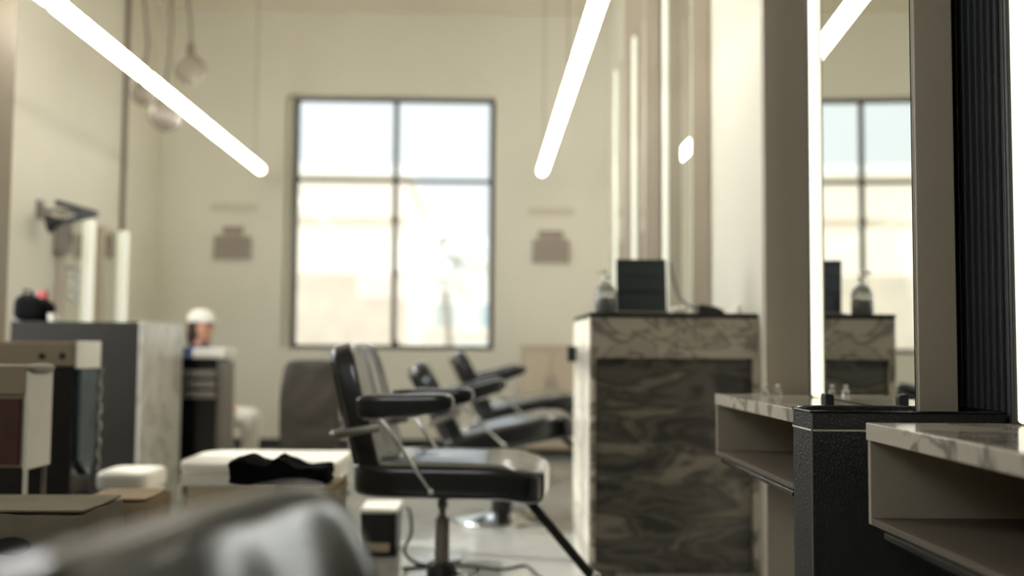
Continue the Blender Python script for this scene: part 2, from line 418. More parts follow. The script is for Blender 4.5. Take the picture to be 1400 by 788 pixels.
MB().prism([(-.07, 0), (.07, 0), (.05, .03), (-.05, .055), (-.07, .05)], 'y', -.05, .05, .004).build('body', M['black'], t)
MB().box(-.035, .03, -.03, .03, .042, .048, .002, 2, Matrix.Rotation(R(14), 4, 'Y')).build('keypad', M['greymetal'], t)
q = [at(927, 388, 5.36), at(932, 398, 5.30), at(940, 408, 5.2), at(950, 416, 5.05)]
q = [Vector((min(a.x, 1.0), a.y, max(a.z, ctz + .004))) for a in q] + [Vector((p0.x + .02, 4.96, ctz + .02))]
tag(MB().tube([Vector((q[0].x - .02, q[0].y + .02, ctz + .3)), *q], .006, 8).build('cable', M['black'], smooth=True), 'thin dark cable curving down to the card reader on the counter', 'cable')
p0, p1 = at(1004, 415, 5.0), at(1046, 415, 5.0)
t = thing('paper_tray', 'white tray of papers on the counter beside the beige partition', 'tray', (p0.x + .06, 5.0, ctz))
ring_wall(rrect(-.07, .07, -.1, .1, (.01,) * 4), rrect(-.064, .064, -.094, .094, (.008,) * 4), 0, .05).build('tray', M['white'], t)
MB().box(-.055, .055, -.085, .085, .021, .046, .002).build('paper_stack', M['whitecloth'], t)
p = at(928, 424, 4.75)
t = thing('tissue_pack', 'small white pack lying beside the laptop base on the counter', 'pack', (p.x, 4.75, ctz))
MB().soft((0, 0, .018), (.035, .05, .018), 5, 6).build('wrapper', M['whitecloth'], t, True)
MB().box(-.012, .012, -.03, .03, .034, .038, .001).build('flap', M['cream'], t)

# vials and clipper on the far shelf
for i, (px, lb) in enumerate(((1046, 'tiny clear vial on the far marble shelf, left of its pair'), (1064, 'tiny clear vial on the far marble shelf, right one nearer the lit mirror'))):
    p = at(px, 533, 3.5)
    t = thing('glass_vial', lb, 'vial', (p.x, 3.5, .85), 0, 'vials on the far shelf')
    MB().lathe([(0, 0), (.011, 0), (.012, .003), (.012, .02), (.006, .026), (.006, .03), (0, .03)], n=16).build('vial_body', M['clear'], t, True)
    MB().lathe([(0, .03), (.008, .03), (.008, .038), (0, .038)], n=12).build('stopper', M['white'], t, True)
p = at(1131, 553, 2.86)
t = thing('hair_clipper', 'small black clipper standing on the far shelf just behind the bin', 'clipper', (p.x, 2.86, .85))
MB().prism([(-.012, 0), (.014, 0), (.014, .026), (.009, .032), (-.008, .034), (-.012, .03)], 'y', -.02, .02, .002).build('body', M['black'], t)
MB().box(.010, .0155, -.012, .012, .012, .026, .001).build('blade', M['greymetal'], t)

# ------------------------------------------------------------------ salon chairs (local: faces +x, base centre at origin)
def back_fn(u, p):
    # curve the backrest slightly round the sitter and add three soft vertical channels on the front
    x = p.x + .035 * (u.y ** 2)
    if u.x > .2: x -= .006 * (0.5 + .5 * math.cos(u.y * 3 * PI)) * max(0, 1 - abs(u.z) ** 4)
    y = p.y * (1 - .10 * max(0, u.z) ** 2)
    return Vector((x, y, p.z))
def make_chair(label, rz=0, loc=(0, 0, 0), group='black salon chairs'):
    t = thing('salon_chair', label, 'chair', loc, rz, group)
    MB().lathe([(0, 0), (.29, 0), (.30, .006), (.296, .014), (.2, .024), (.1, .04), (.075, .05), (0, .05)], n=48).build('base', M['chrome'], t, True)
    MB().lathe([(0, .05), (.06, .05), (.062, .06), (.06, .13), (.052, .14), (0, .14)]).build('pump_housing', M['black'], t, True)
    MB().lathe([(0, .06), (.03, .06), (.03, .30), (.024, .305), (.016, .312), (.014, .34), (.022, .35), (.022, .37), (.013, .38), (.013, .41), (0, .41)], n=20).build('piston', M['greymetal'], t, True)
    MB().tube([(.05, -.04, .11), (.12, -.13, .12), (.17, -.19, .15)], .008).build('pump_lever', M['chrome'], t, True)
    MB().box(-.2, .22, -.17, .17, .405, .43, .006).box(-.08, .08, -.08, .08, .39, .41, .004).build('seat_frame', M['black'], t)
    def seat_fn(u, p):
        z = p.z
        if u.z > 0: z += .010 * u.y + .006 * max(0, 1 - abs(u.y) ** 3) * max(0, 1 - abs(u.x) ** 4) - .004 * abs(math.cos(u.y * 1.5 * PI)) ** 8
        if u.x > .55: z -= .025 * (u.x - .55) / .45
        return Vector((p.x, p.y, z))
    s_ = MB().soft((.05, 0, .484), (.375, .262, .076), 7, 14, seat_fn).build('seat', M['vinyl'], t, True)
    o2 = rrect(-.315, .395, -.250, .250, (.05,) * 4)
    MB().tube([(x, y, .532 - (.018 if x > .3 else 0)) for x, y in o2] + [(o2[0][0], o2[0][1], .532)], .006, 6).build('piping', M['vinyl'], s_, True)
    # backrest leaning back
    mt = Matrix.Translation((-.335, 0, .735)) @ Matrix.Rotation(R(-15), 4, 'Y')
    b_ = MB().soft((0, 0, 0), (.052, .255, .275), 7, 16, back_fn, mt).build('backrest', M['vinyl'], t, True)
    MB().soft((0, 0, 0), (.018, .235, .255), 7, 10, lambda u, p: Vector((p.x - .047 + .035 * u.y ** 2, p.y * (1 - .1 * max(0, u.z) ** 2), p.z)), mt).build('back_shell', M['gloss_black'], b_, True)
    # chrome bracket across the back
    br = MB()
    for s in (-1, 1):
        br.bar((-.375, s * .262, .655), (-.20, s * .275, .685), .012, .03, (0, 1, 0))
        br.ball((-.38, s * .268, .655), .018, 12)
    br.bar((-.385, -.265, .655), (-.385, .265, .655), .014, .032, (1, 0, 0))
    br.build('back_bracket', M['dullchrome'], t, True)
    for s in (-1, 1):
        a = MB().soft((-.10, s * .292, .772), (.185, .042, .042), 5, 10, lambda u, p: Vector((p.x, p.y, p.z + .008 * (u.x > 0) * u.x + (.014 * u.x if u.z < 0 else 0)))).build('armrest', M['vinyl'], t, True)
        MB().bar((-.205, s * .29, .735), (.005, s * .272, .44), .026, .012, (0, 1, 0)).bar((-.26, s * .29, .72), (-.04, s * .29, .735), .03, .01, (0, 1, 0)).ball((.0, s * .285, .448), .014, 10).build('arm_strut', M['chrome'], a, True)
    MB().bar((.31, -.05, .44), (.62, -.05, .08), .03, .034, (0, 1, 0)).build('footrest_bar', M['slate'], t)
    f = MB().box(.60, .70, -.17, .17, .065, .083, .006).ball((.62, -.05, .095), .026, 12)
    f.build('footrest', M['chrome'], t)
    rl = MB().bar((-.335, -.2, .46), (-.40, -.24, .40), .03, .012, (0, 1, 0)).tube([(-.34, -.25, .50), (-.37, -.262, .44), (-.40, -.266, .37), (-.42, -.266, .33)], .011)
    rl.ball((-.42, -.266, .325), .022, 10).bar((-.43, -.266, .30), (-.36, -.266, .265), .02, .02, (0, 1, 0))
    rl.build('recline_lever', M['chrome'], t, True)
    return t
def lift(root, dz):
    for c in root.children:
        if c.name.split('.')[0] not in ('base', 'pump_housing', 'pump_lever'): c.location.z += dz
p = at(605, 700, 4.2)
chair = make_chair('black salon chair in the middle foreground facing right, largest in full view', R(-7), (p.x, 4.2, 0))
lift(chair, .012)
def tip_back(root, deg):
    mt = Matrix.Translation((0, 0, .43)) @ Matrix.Rotation(R(-deg), 4, 'Y') @ Matrix.Translation((0, 0, -.43))
    for c in root.children:
        if c.name.split('.')[0] not in ('base', 'pump_housing', 'pump_lever', 'piston'):
            c.matrix_local = Matrix.Translation(c.location) @ mt
p = at(686, 700, 6.1)
c2 = dup(chair, (p.x, 6.1, 0), R(2), 'black salon chair just behind the foreground one, tipped back')
tip_back(c2, 13)
p = at(712, 600, 7.9)
c3 = dup(chair, (p.x, 7.9, 0), R(3), 'farthest black salon chair, tipped back under the right half of the window')
tip_back(c3, 12); lift(c3, .05)
c0_ = dup(chair, (.125, 0.73, 0), R(-16), 'black salon chair closest to the camera, only its blurred backrest top at the bottom edge')
lift(c0_, -.15)

# grey covered chair
p = at(424, 560, 6.9)
t = thing('covered_chair', 'grey-brown covered chair seen from behind beside the foreground chair', 'chair', (p.x, 6.9, 0), R(4))
def cov(u, p):
    wv = 1 - .14 * max(0, u.z) ** 2 - .02 * max(0, -u.z)
    k = .012 * noise.noise(Vector((u.x * 2, u.y * 4, u.z * 4)))
    return Vector((p.x * wv + k, p.y + k, p.z))
MB().soft((0, 0, .60), (.195, .06, .32), 8, 14, cov).build('backrest', M['greyvinyl'], t, True)
MB().soft((0, .27, .45), (.20, .24, .06), 7, 10).build('seat', M['greyvinyl'], t, True)
MB().lathe([(0, 0), (.25, 0), (.26, .01), (.25, .02), (.06, .04), (.03, .05), (.03, .39), (0, .39)]).build('pedestal', M['black'], t, True, loc=(0, .2, 0))

# ------------------------------------------------------------------ linear pendant lights
def pendant(pts_px, h, label, cord_ends):
    """run along y at height 1+h; joints at the listed depths"""
    ys, x = pts_px, cord_ends
    t = thing('linear_pendant', label, 'ceiling light', (x, ys[0], 1 + h))
    for a, b in zip(ys[:-1], ys[1:]):
        s_ = MB(); L0, L1 = a - ys[0] + .045, b - ys[0] - .045
        s_.tube([(0, L0, 0), (0, L0 + .01, 0), (0, L1 - .01, 0), (0, L1, 0)], [.036, .043, .043, .036], 14)
        s_.build('light_tube', M['ledbright'], t, True)
        MB().tube([(0, L1 - .005, 0), (0, L1 + .095, 0)], .024, 12).build('joint', M['dullchrome'], t, True) if b != ys[-1] else None
    for yy in (ys[0] + .2, (ys[0] + ys[-1]) / 2, ys[-1] - .3):
        MB().tube([(0, yy - ys[0], .03), (0, yy - ys[0], H - 1 - h - .01)], .004, 6).lathe([(0, -.03), (.04, -.03), (.04, 0), (0, 0)], (0, yy - ys[0], H - 1 - h), 16).build('suspension_cable', M['cord'], t)
    return t
hL = 1.73
pl_ = [at(358, 233, 9.9)]
lampz = pl_[0].z
def depth_for(px, py):   # depth at which a ray through the pixel reaches lamp height
    lo, hi = 1.0, 20.0
    for _ in range(40):
        m_ = (lo + hi) / 2
        if at(px, py, m_).z < lampz: lo = m_
        else: hi = m_
    return lo
pendant([3.7, depth_for(76, 2), depth_for(208, 105), depth_for(290, 172), 9.9], lampz - 1, 'long white linear pendant light on the left, over the left-hand counter', pl_[0].x)
pr = at(741, 236, 9.8)
pendant([3.7, depth_for(829, -40), depth_for(788, 88), depth_for(765, 152), 9.8], lampz - 1, 'long white linear pendant light on the right, over the row of black chairs', pr.x)

# glass globe pendants upper left
for px, py, r_, Y, lb in ((196, 128, .10, 8.3, 'pale smoked glass pendant globe, left of the hanging cluster'),
                          (226, 158, .13, 8.0, 'pale smoked glass pendant globe, lowest of the hanging cluster'),
                          (260, 96, .13, 8.4, 'pale smoked glass pendant globe, right and highest of the hanging cluster')):
    p = at(px, py, Y)
    t = thing('globe_pendant', lb, 'pendant lamp', p, 0, 'glass globe pendants')
    MB().lathe([(0, -r_), (r_ * .5, -r_ * .87), (r_ * .87, -r_ * .5), (r_, 0), (r_ * .87, r_ * .5), (r_ * .5, r_ * .87), (.03, r_), (.0, r_)], n=24).build('glass_globe', M['smoke'], t, True)
    MB().lathe([(0, r_ - .01), (.035, r_ - .01), (.03, r_ + .09), (.012, r_ + .11), (0, r_ + .11)], n=16).build('lamp_holder', M['cord'], t, True)
    q = [(0, 0, r_ + .1)] + [(.03 * math.sin(k * .9 + px), 0, r_ + .1 + (H - p.z - r_ - .1) * k / 6) for k in range(1, 7)]
    MB().tube(q, .012, 8).build('cord', M['cord'], t, True)
    MB().lathe([(0, -.05), (.05, -.05), (.07, 0), (0, 0)], n=20).build('ceiling_rose', M['cord'], t, True, loc=(q[-1][0], 0, H - p.z))
p = at(163, 150, 9.3)
tag(MB().tube([(XL + .021, 9.36, 0), (XL + .021, 9.36, H)], .022, 10).build('conduit_pipe', M['cord'], smooth=True), 'thin grey vertical pipe on the left wall running up to the ceiling', 'pipe')

# ------------------------------------------------------------------ left wall: lit mirrors, bracket
def left_mirror(y0, y1, zt, label, zb=.9):
    t = thing('wall_mirror', label, 'mirror', (XL, (y0 + y1) / 2, 0))
    h = (y1 - y0) / 2
    MB().box(0, .07, -h, h, zb, zt, .004).build('mirror_body', M['fin'], t)
    MB().box(.07, .076, -h + .01, h - .01, zb + .01, zt - .01).build('mirror_glass', M['mirror'], t)
    MB().box(.0, .12, h, h + .05, zb, zt, .01).build('light_strip', M['leddim'], t)
    return t
for y1, lb in ((8.42, 'lit mirror on the left wall nearer the camera, right of the black arm'), (9.22, 'lit mirror on the left wall nearest the back corner')):
    left_mirror(y1 - .42, y1, at(125, 306, 8.66).z, lb)
Yb = 7.55
bk = at(132, 294, Yb)
t = thing('wall_lamp', 'black swivel arm lamp reaching out from the upper left wall', 'wall lamp', (XL, Yb, bk.z))
J = Vector((.32, -.05, 0)); bj = at(134, 295, Yb) - Vector((XL, Yb, bk.z))
a1, a2, a3 = [at(x, y, Yb) - Vector((XL, Yb, bk.z)) for x, y in ((76, 277), (133, 293), (76, 304))]
m1 = MB().bar((.01, .12, .05), a2 + Vector((-.02, .02, 0)), .03, .03, (0, 0, 1)); m1.build('wall_arm', M['greymetal'], t)
MB().box(0, .02, .06, .18, -.02, .12, .005).build('wall_plate', M['greymetal'], t)
MB().bar(a1, a2, .03, .045, (0, 1, 0)).build('upper_arm', M['black'], t)
MB().bar(a2, a3 + Vector((.05, 0, 0)), .03, .04, (0, 1, 0)).bar((a1 + a2) / 2 + Vector((.05, 0, 0)), (a2 + a3) / 2 + Vector((.05, 0, 0)), .02, .1, (0, 1, 0)).build('lower_arm', M['black'], t)
mt = Matrix.Translation(a3) @ Matrix.Rotation(R(80), 4, 'Y')
sh = MB(); sh.lathe([(0, .05), (.022, .05), (.03, .02), (.075, -.05), (.07, -.05), (.0, -.0)], n=20); sh.bm.transform(mt); sh.build('lamp_shade', M['black'], t, True)
p = at(93, 327, 8.05)
t = thing('switch_box', 'small grey box on the left wall below the black arm', 'switch box', (XL, 7.98, p.z))
MB().box(0, .12, -.035, .035, -.12, .12, .008).build('box', M['greymetal'], t)
MB().box(.12, .127, -.015, .015, -.04, .04, .003).build('switch', M['slate'], t)
p = at(98, 393, 8.1)
pts = [(.14 + .03 * math.sin(k * .9), .05 * math.cos(k * .9), -.14 + .28 * k / 24) for k in range(25)]
t = thing('coiled_hose', 'small pale coiled hose hanging on the left wall above the dark counter', 'hose', (XL, 8.02, p.z))
MB().tube(pts, .012, 8).build('coil', M['clear'], t, True)
MB().box(0, .15, -.012, .012, .13, .16, .004).build('hook', M['dullchrome'], t)

# ------------------------------------------------------------------ wall plaques on the back wall
def plaque(px, top, label, w0, w1):
    p = at(px, top, YB)
    t = thing('wall_plaque', label, 'wall sign', (p.x, YB, p.z))
    s_ = 1 / F * YB
    MB().box(-32 * s_, 32 * s_, -.012, 0, -6 * s_, 6 * s_, .003).build('header_strip', M['plaque_base'], t)
    z = -26 * s_
    MB().box(-w0 * s_, w0 * s_, -.03, 0, z - 12 * s_, z, .004).build('upper_band', M['plaque'], t)
    for k in range(3):
        zz = z - (14 + 10.5 * k) * s_
        MB().box(-w1 * s_, w1 * s_, -.04, 0, zz - 8.5 * s_, zz, .004).build('lower_band', M['plaque'], t)
    MB().box(-w1 * s_, w1 * s_, -.015, 0, z - 45 * s_, z - 12 * s_, .003).build('back_plate', M['plaque_base'], t)
    return t
plaque(320, 284, 'stepped grey-banded plaque on the back wall left of the window', 14, 25)
plaque(753, 290, 'stepped grey-banded plaque on the back wall right of the window', 17, 25)

# cream cabinet at the back right
p0, p1 = at(714, 472, 9.7), at(792, 472, 9.7)
t = thing('cream_cabinet', 'plain cream cabinet at the back right, left of the marble counter', 'cabinet', ((p0.x + p1.x) / 2, 9.7, 0))
w = (p1.x - p0.x) / 2
MB().box(-w, w, 0, .5, .06, p0.z - .03, .004).build('body', M['cream'], t)
MB().box(-w - .01, w + .01, -.015, .51, p0.z - .03, p0.z, .004).build('top', M['cream'], t)
MB().box(-w + .03, w - .03, .03, .47, 0, .06).build('plinth', M['slate'], t)
for s in (-1, 1):
    d = MB().box(min(s * w * .02, s * w * .97), max(s * w * .02, s * w * .97), -.016, 0, .08, p0.z - .05, .004).build('door', M['cream'], t)
    MB().tube([(s * .04, -.03, .62), (s * .04, -.03, .74)], .006, 8).box(s * .04 - .006, s * .04 + .006, -.03, -.014, .625, .635).box(s * .04 - .006, s * .04 + .006, -.03, -.014, .725, .735).build('handle', M['dullchrome'], d)

# ------------------------------------------------------------------ left side furniture
# dark counter with pale marble end
LY = 6.0
x0, x1 = at(14, 450, LY).x, at(190, 450, LY).x
lz = at(100, 440, LY).z
t = thing('dark_counter', 'charcoal-fronted counter with pale marble end on the left', 'counter', (x1, LY, 0))
L = x1 - x0; LD = .80
MB().box(-L, 0, 0, LD, lz - .12, lz, .003).build('counter_top', M['slate'], t)
MB().box(-.30, -.0, 0, LD, .0, lz - .12, .002).build('pedestal_front', M['slate'], t)
MB().box(-L, -L + .3, 0, LD, 0, lz - .12, .002).box(-L + .3, -.3, .3, LD, 0, lz - .12).build('back_panel', M['slate'], t)
MB().box(0, .02, -.0, LD, 0, lz + .006, .004).build('marble_end', M['stone_pale'], t)
# bag, red cap bottle and cup on it
p0, p1 = at(24, 440, 6.14), at(70, 440, 6.14)
t = thing('black_bag', 'black soft bag slumped on the left end of the dark counter', 'bag', ((p0.x + p1.x) / 2, 6.14, lz))
w = (p1.x - p0.x) / 2
MB().soft((0, 0, .075), (w, .1, .075), 4, 10, lambda u, p: Vector((p.x, p.y, (p.z if u.z < 0 else p.z * (1.0 - .55 * max(-.2, u.x)) + .02 * noise.noise(Vector((u.x * 3, u.y * 3, 1))))))).build('bag_body', M['blackcloth'], t, True)
MB().tube([(-w * .6, -.02, .14), (-w * .5, -.03, .19), (-w * .1, -.03, .18), (0, -.02, .12)], .008, 8).build('strap', M['blackcloth'], t, True)
p = at(60, 440, 6.36)
t = thing('red_bottle', 'small red-topped spray bottle showing behind the black bag', 'bottle', (p.x, 6.36, lz))
t.scale = (1.3, 1.3, 1.4)
MB().lathe([(0, 0), (.028, 0), (.03, .01), (.03, .07), (.012, .09), (0, .09)], n=18).build('bottle_body', M['white'], t, True)
MB().lathe([(0, .088), (.016, .088), (.016, .115), (.01, .13), (0, .13)], n=14).box(-.035, .012, -.009, .009, .115, .14, .004).build('spray_head', M['red'], t, True)
p = at(72, 440, 6.15)
t = thing('white_cup', 'small white cup right of the black bag on the dark counter', 'cup', (p.x + .02, 6.1, lz))
MB().lathe([(0, 0), (.024, 0), (.03, .05), (.027, .05), (.022, .006), (0, .006)], n=18).build('cup_body', M['white'], t, True)
MB().tube([(.027, 0, .038), (.044, 0, .034), (.044, 0, .018), (.025, 0, .012)], .004, 6).build('handle', M['white'], t, True)

# trolley with two-knob drawer
TY = 4.5
x1 = at(103, 480, TY).x; x0 = at(-40, 480, TY).x; tz = at(60, 467, TY).z; tb = at(60, 501, TY).z
t = thing('drawer_trolley', 'black salon trolley with beige two-knob drawer and white end', 'trolley', (x1, TY, 0))
L = x1 - x0
MB().box(-L, 0, .01, .27, tb, tz, .003).build('drawer_case', M['taupe'], t)
d = MB().box(-L + .01, -.012, 0, .01, tb + .008, tz - .008, .002).build('drawer', M['taupe'], t)
for px in (58, 86):
    q = at(px, 487, TY)
    MB().lathe([(0, 0), (.012, 0), (.013, .012), (.008, .02), (0, .02)], n=14).build('knob', M['slate'], d, True)
    kn = bpy.data.objects[-1] if False else d.children[-1]
    kn.location = (q.x - x1, 0, q.z); kn.rotation_euler = (R(90), 0, 0)
MB().box(0, .012, 0, .27, tb - .01, tz + .003, .004).build('end_panel', M['white'], t)
MB().box(-L + .02, -.02, .04, .25, .12, tb, .004).build('body', M['gloss_black'], t)
MB().prism([(.07, .50), (.19, .42), (.25, .50), (.25, tb - .012), (.07, tb - .012)], 'x', -.019, .004, .004).build('side_bin', M['blueglass'], t)
MB().box(-.19, -.10, .045, .05, .45, .58, .003).build('front_latch', M['slate'], t)
for (u, v) in ((-L + .06, .08), (-.1, .08), (-L + .06, .22), (-.1, .22)):
    MB().tube([(u - .012, v, .035), (u + .012, v, .035)], .035, 16).box(u - .018, u + .018, v - .012, v + .012, .05, .12, .003).build('castor', M['black'], t)
MB().tube([(.018 + .006 * math.sin(k * 1.7), .262, tb - .01 - k * .022) for k in range(22)], [.003 + .004 * (k % 3 == 0) for k in range(22)], 8).build('bead_chain', M['chrome'], t, True)

# small red-brown cabinet
KY = 3.6
x1 = at(32, 580, KY).x; kz = at(20, 500, KY).z; kb = at(20, 640, KY).z
t = thing('small_cabinet', 'small red-brown fronted cabinet with white side at the left edge', 'cabinet', (x1, KY, 0))
MB().box(-.4, 0, .01, .2, kb, kz - .10, .003).build('body', M['taupe'], t)
MB().box(-.41, .004, -.004, .2, kz - .1, kz, .004).build('top_drawer', M['taupe'], t)
d = MB().box(-.39, -.012, -.006, .01, kb + .01, kz - .115, .003).build('door', M['redbrown'], t)
MB().lathe([(0, 0), (.05, 0), (.052, .004), (.0, .008)], n=24).build('round_inlay', M['redbrown'], d, True)
d.children[0].rotation_euler = (R(90), 0, 0); d.children[0].location = (-.09, -.004, (kb + kz) / 2 - .05)
MB().box(0, .014, 0, .2, kb - .01, kz - .02, .004).build('side_panel', M['white'], t)
MB().soft((.004, .1, kz - .012), (.028, .1, .018), 3, 6).build('folded_cloth', M['greymetal'], t, True)
for (u, v, m_) in ((.0, .03, 'white'), (-.38, .03, 'greymetal'), (-.38, .18, 'greymetal'), (0.0, .18, 'greymetal')):
    MB().tube([(u, v, 0), (u, v, kb)], .009, 8).build('leg', M[m_], t, True)

# cardboard boxes
def carton(cx, cy, w, d, h, m, label, rz=0, hole=None):
    t = thing('cardboard_box', label, 'box', (cx, cy, 0), rz)
    o1 = [(-w / 2, -d / 2), (w / 2, -d / 2), (w / 2, d / 2), (-w / 2, d / 2)]
    mb = MB(); b = bmesh.new()
    bmesh.ops.create_cube(b, size=1); bmesh.ops.subdivide_edges(b, edges=b.edges[:], cuts=9, use_grid_fill=True)
    for v in b.verts:
        k = .010 * noise.noise(Vector((v.co.x * 3 + cx * 7, v.co.y * 3, v.co.z * 4)))
        v.co = Vector((v.co.x * w + k, v.co.y * d + k, (v.co.z + .5) * h + (k if v.co.z > -.4 else 0)))
    mb._add(b); bo = mb.build('carton', m, t)
    for s in (-1, 1):
        MB().box(-w / 2 + .004, w / 2 - .004, min(s * .004, s * d * .49), max(s * .004, s * d * .49), h + .004, h + .011, .002, 2, Matrix.Rotation(R(s * 1.0), 4, 'X')).build('flap', m, t)
    if hole:
        z = hole
        pts = [(.05 * math.cos(a) * (1.1), .026 * math.sin(a)) for a in [k / 20 * 2 * PI for k in range(20)]]
        e = MB(); e.prism([(u - .0, v + z) for u, v in pts], 'y', -d / 2 - .011, -d / 2 + .01)
        e.build('hand_hole', M['black'], t)
    return t
a, b = at(-75, 700, 3.0), at(113, 700, 3.0)
bz = at(60, 682, 3.25).z
carton((a.x + b.x) / 2, 3.17, b.x - a.x, .34, bz - .012, M['cardgrey'], 'grey-brown cardboard box with dark hand hole at lower left corner', 0, at(15, 747, 3.0).z)
a, b = at(104, 700, 3.55), at(196, 700, 3.55)
carton((a.x + b.x) / 2, 3.7, b.x - a.x, .28, at(150, 684, 3.55).z - .012, M['card'], 'narrow tan cardboard box behind the grey-brown one with the hand hole')
a, b = at(372, 700, 3.5), at(456, 700, 3.5)
cz3 = at(420, 668, 3.5).z
ccx, ccw = (a.x + b.x) / 2, b.x - a.x
carton(ccx, 3.66, ccw, .32, cz3 - .012, M['card'], 'tan cardboard box under the black cloth, left of the foreground chair')
# black cloth heaped on the box
p0, p1 = at(314, 650, 3.56), at(449, 650, 3.56)
bmz = MB()
b = bmesh.new(); bmesh.ops.create_cube(b, size=2); bmesh.ops.subdivide_edges(b, edges=b.edges[:], cuts=22, use_grid_fill=True)
W = (p1.x - p0.x) / 2
prof = [(-1, .9), (-.72, 1.0), (-.5, .82), (-.2, .72), (-.08, 1.02), (.06, .92), (.3, .72), (.55, .62), (.8, .64), (1, .66)]
def pf(u):
    for (u0, h0), (u1, h1) in zip(prof[:-1], prof[1:]):
        if u <= u1: return h0 + (h1 - h0) * (u - u0) / (u1 - u0)
    return prof[-1][1]
top = at(335, 629, 3.56).z
for v in b.verts:
    d = v.co; n_ = 14; r = (abs(d.x) ** n_ + abs(d.y) ** n_ + abs(d.z) ** n_) ** (-1 / n_); u = d * r
    hh = 1.12 * (top - cz3 - .004) * pf(max(-1, min(1, u.x)))
    nz = noise.noise(Vector((u.x * 4, u.y * 3, u.z * 2)))
    z = (u.z + 1) / 2 * hh
    x_ = u.x * W
    v.co = Vector((x_ + .008 * nz, u.y * .09 + .01 * nz, z + (.010 * nz if u.z > 0 else 0)))
bmz._add(b)
cl = bmz.build('black_cloth', M['blackcloth'], smooth=True, loc=((p0.x + p1.x) / 2, 3.62, cz3 + .004))
tag(cl, 'heap of black cloth lying on the tan cardboard box', 'cloth')

# white bench table
QY = 4.55
a, b = at(236, 640, QY), at(459, 640, QY)
qz = at(300, 634, QY).z
t = thing('white_table', 'low white table, brightly lit, behind the black cloth heap', 'table', ((a.x + b.x) / 2, QY + .3, 0))
w = (b.x - a.x) / 2
MB().prism([(x, y) for x, y in rrect(-w, w, -.3, .3, (.14, .02, .02, .14))], 'z', qz - .045, qz, .006).build('table_top', M['white'], t, True)
MB().box(-w + .03, w - .02, -.285, .285, qz - .10, qz - .045, .004).build('apron', M['white'], t)
MB().box(-w + .05, w - .04, -.26, .27, .08, qz - .10, .004).build('lower_panel', M['cream'], t)
for sx in (-w + .12, w - .08):
    for sy in (-.22, .22):
        MB().box(sx - .02, sx + .02, sy - .02, sy + .02, 0, qz - .045, .004).build('leg', M['white'], t)
# white cube stool left
a, b = at(128, 660, 5.0), at(205, 660, 5.0)
sz_ = at(160, 645, 5.0).z
t = thing('white_stool', 'white padded cube stool in front of the dark counter', 'stool', ((a.x + b.x) / 2, 5.15, 0))
w = (b.x - a.x) / 2
MB().soft((0, 0, sz_ - .05), (w, .16, .05), 6, 8).build('cushion', M['white'], t, True)
MB().box(-w + .02, w - .02, -.14, .14, .03, sz_ - .10, .01).build('stool_body', M['palecloth'], t)
for sx in (-1, 1):
    for sy in (-1, 1):
        MB().lathe([(0, 0), (.014, 0), (.018, .03), (0, .03)], n=12).build('foot', M['black'], t, loc=(sx * (w - .04), sy * .11, 0))

# black trolley with steel drawers, at the back left
GY = 7.0
x0, x1 = at(246, 550, GY).x, at(296, 550, GY).x
z = lambda y: at(280, y, GY).z
t = thing('black_trolley', 'black trolley with white top and grey drawer band, in front of the seated person', 'trolley', (x0, GY, 0))
L = x1 - x0
MB().box(0, L, 0, .32, .09, z(490), .004).build('body', M['gloss_black'], t)
MB().box(.08, L + .055, -.02, .34, z(490), z(476), .008).build('tray_top', M['white'], t)
for k in range(3):
    a_, b_ = z(506 + 14 * k), z(517 + 14 * k)
    d = MB().box(.02, L - .005, -.02, 0, b_, a_, .003).build('drawer', M['dullchrome'], t)
    MB().tube([(.06, -.035, (a_ + b_) / 2), (L - .05, -.035, (a_ + b_) / 2)], .006, 8).build('handle', M['chrome'], d, True)
MB().box(L, L + .04, .0, .32, .09, z(495), .004).build('side_panel', M['greymetal'], t)
for (u, v) in ((.04, .05), (L - .04, .05), (.04, .27), (L - .04, .27)):
    MB().tube([(u - .012, v, .035), (u + .012, v, .035)], .035, 16).box(u - .018, u + .018, v - .012, v + .012, .05, .1, .003).build('castor', M['black'], t)

# black crate under the middle chair
WY = 5.0
a, b = at(492, 740, WY), at(541, 740, WY)
t = thing('black_crate', 'black open-front crate on the floor behind the foreground chair base', 'crate', ((a.x + b.x) / 2, WY, 0))
w = (b.x - a.x) / 2; hz = at(515, 702, WY).z
MB().box(-w, -w + .012, 0, .3, 0, hz, .002).box(w - .012, w, 0, .3, 0, hz, .002).box(-w, w, .288, .3, 0, hz).box(-w, w, 0, .3, 0, .012).box(-w, w, 0, .012, .07, hz, .002).build('crate_body', M['black'], t)
MB().box(-w - .004, w + .006, -.006, .306, hz, hz + .016, .004).build('lid', M['white'], t)
MB().box(-w + .03, w - .03, -.008, 0, .025, .065, .002).build('label_plate', M['cream'], t)

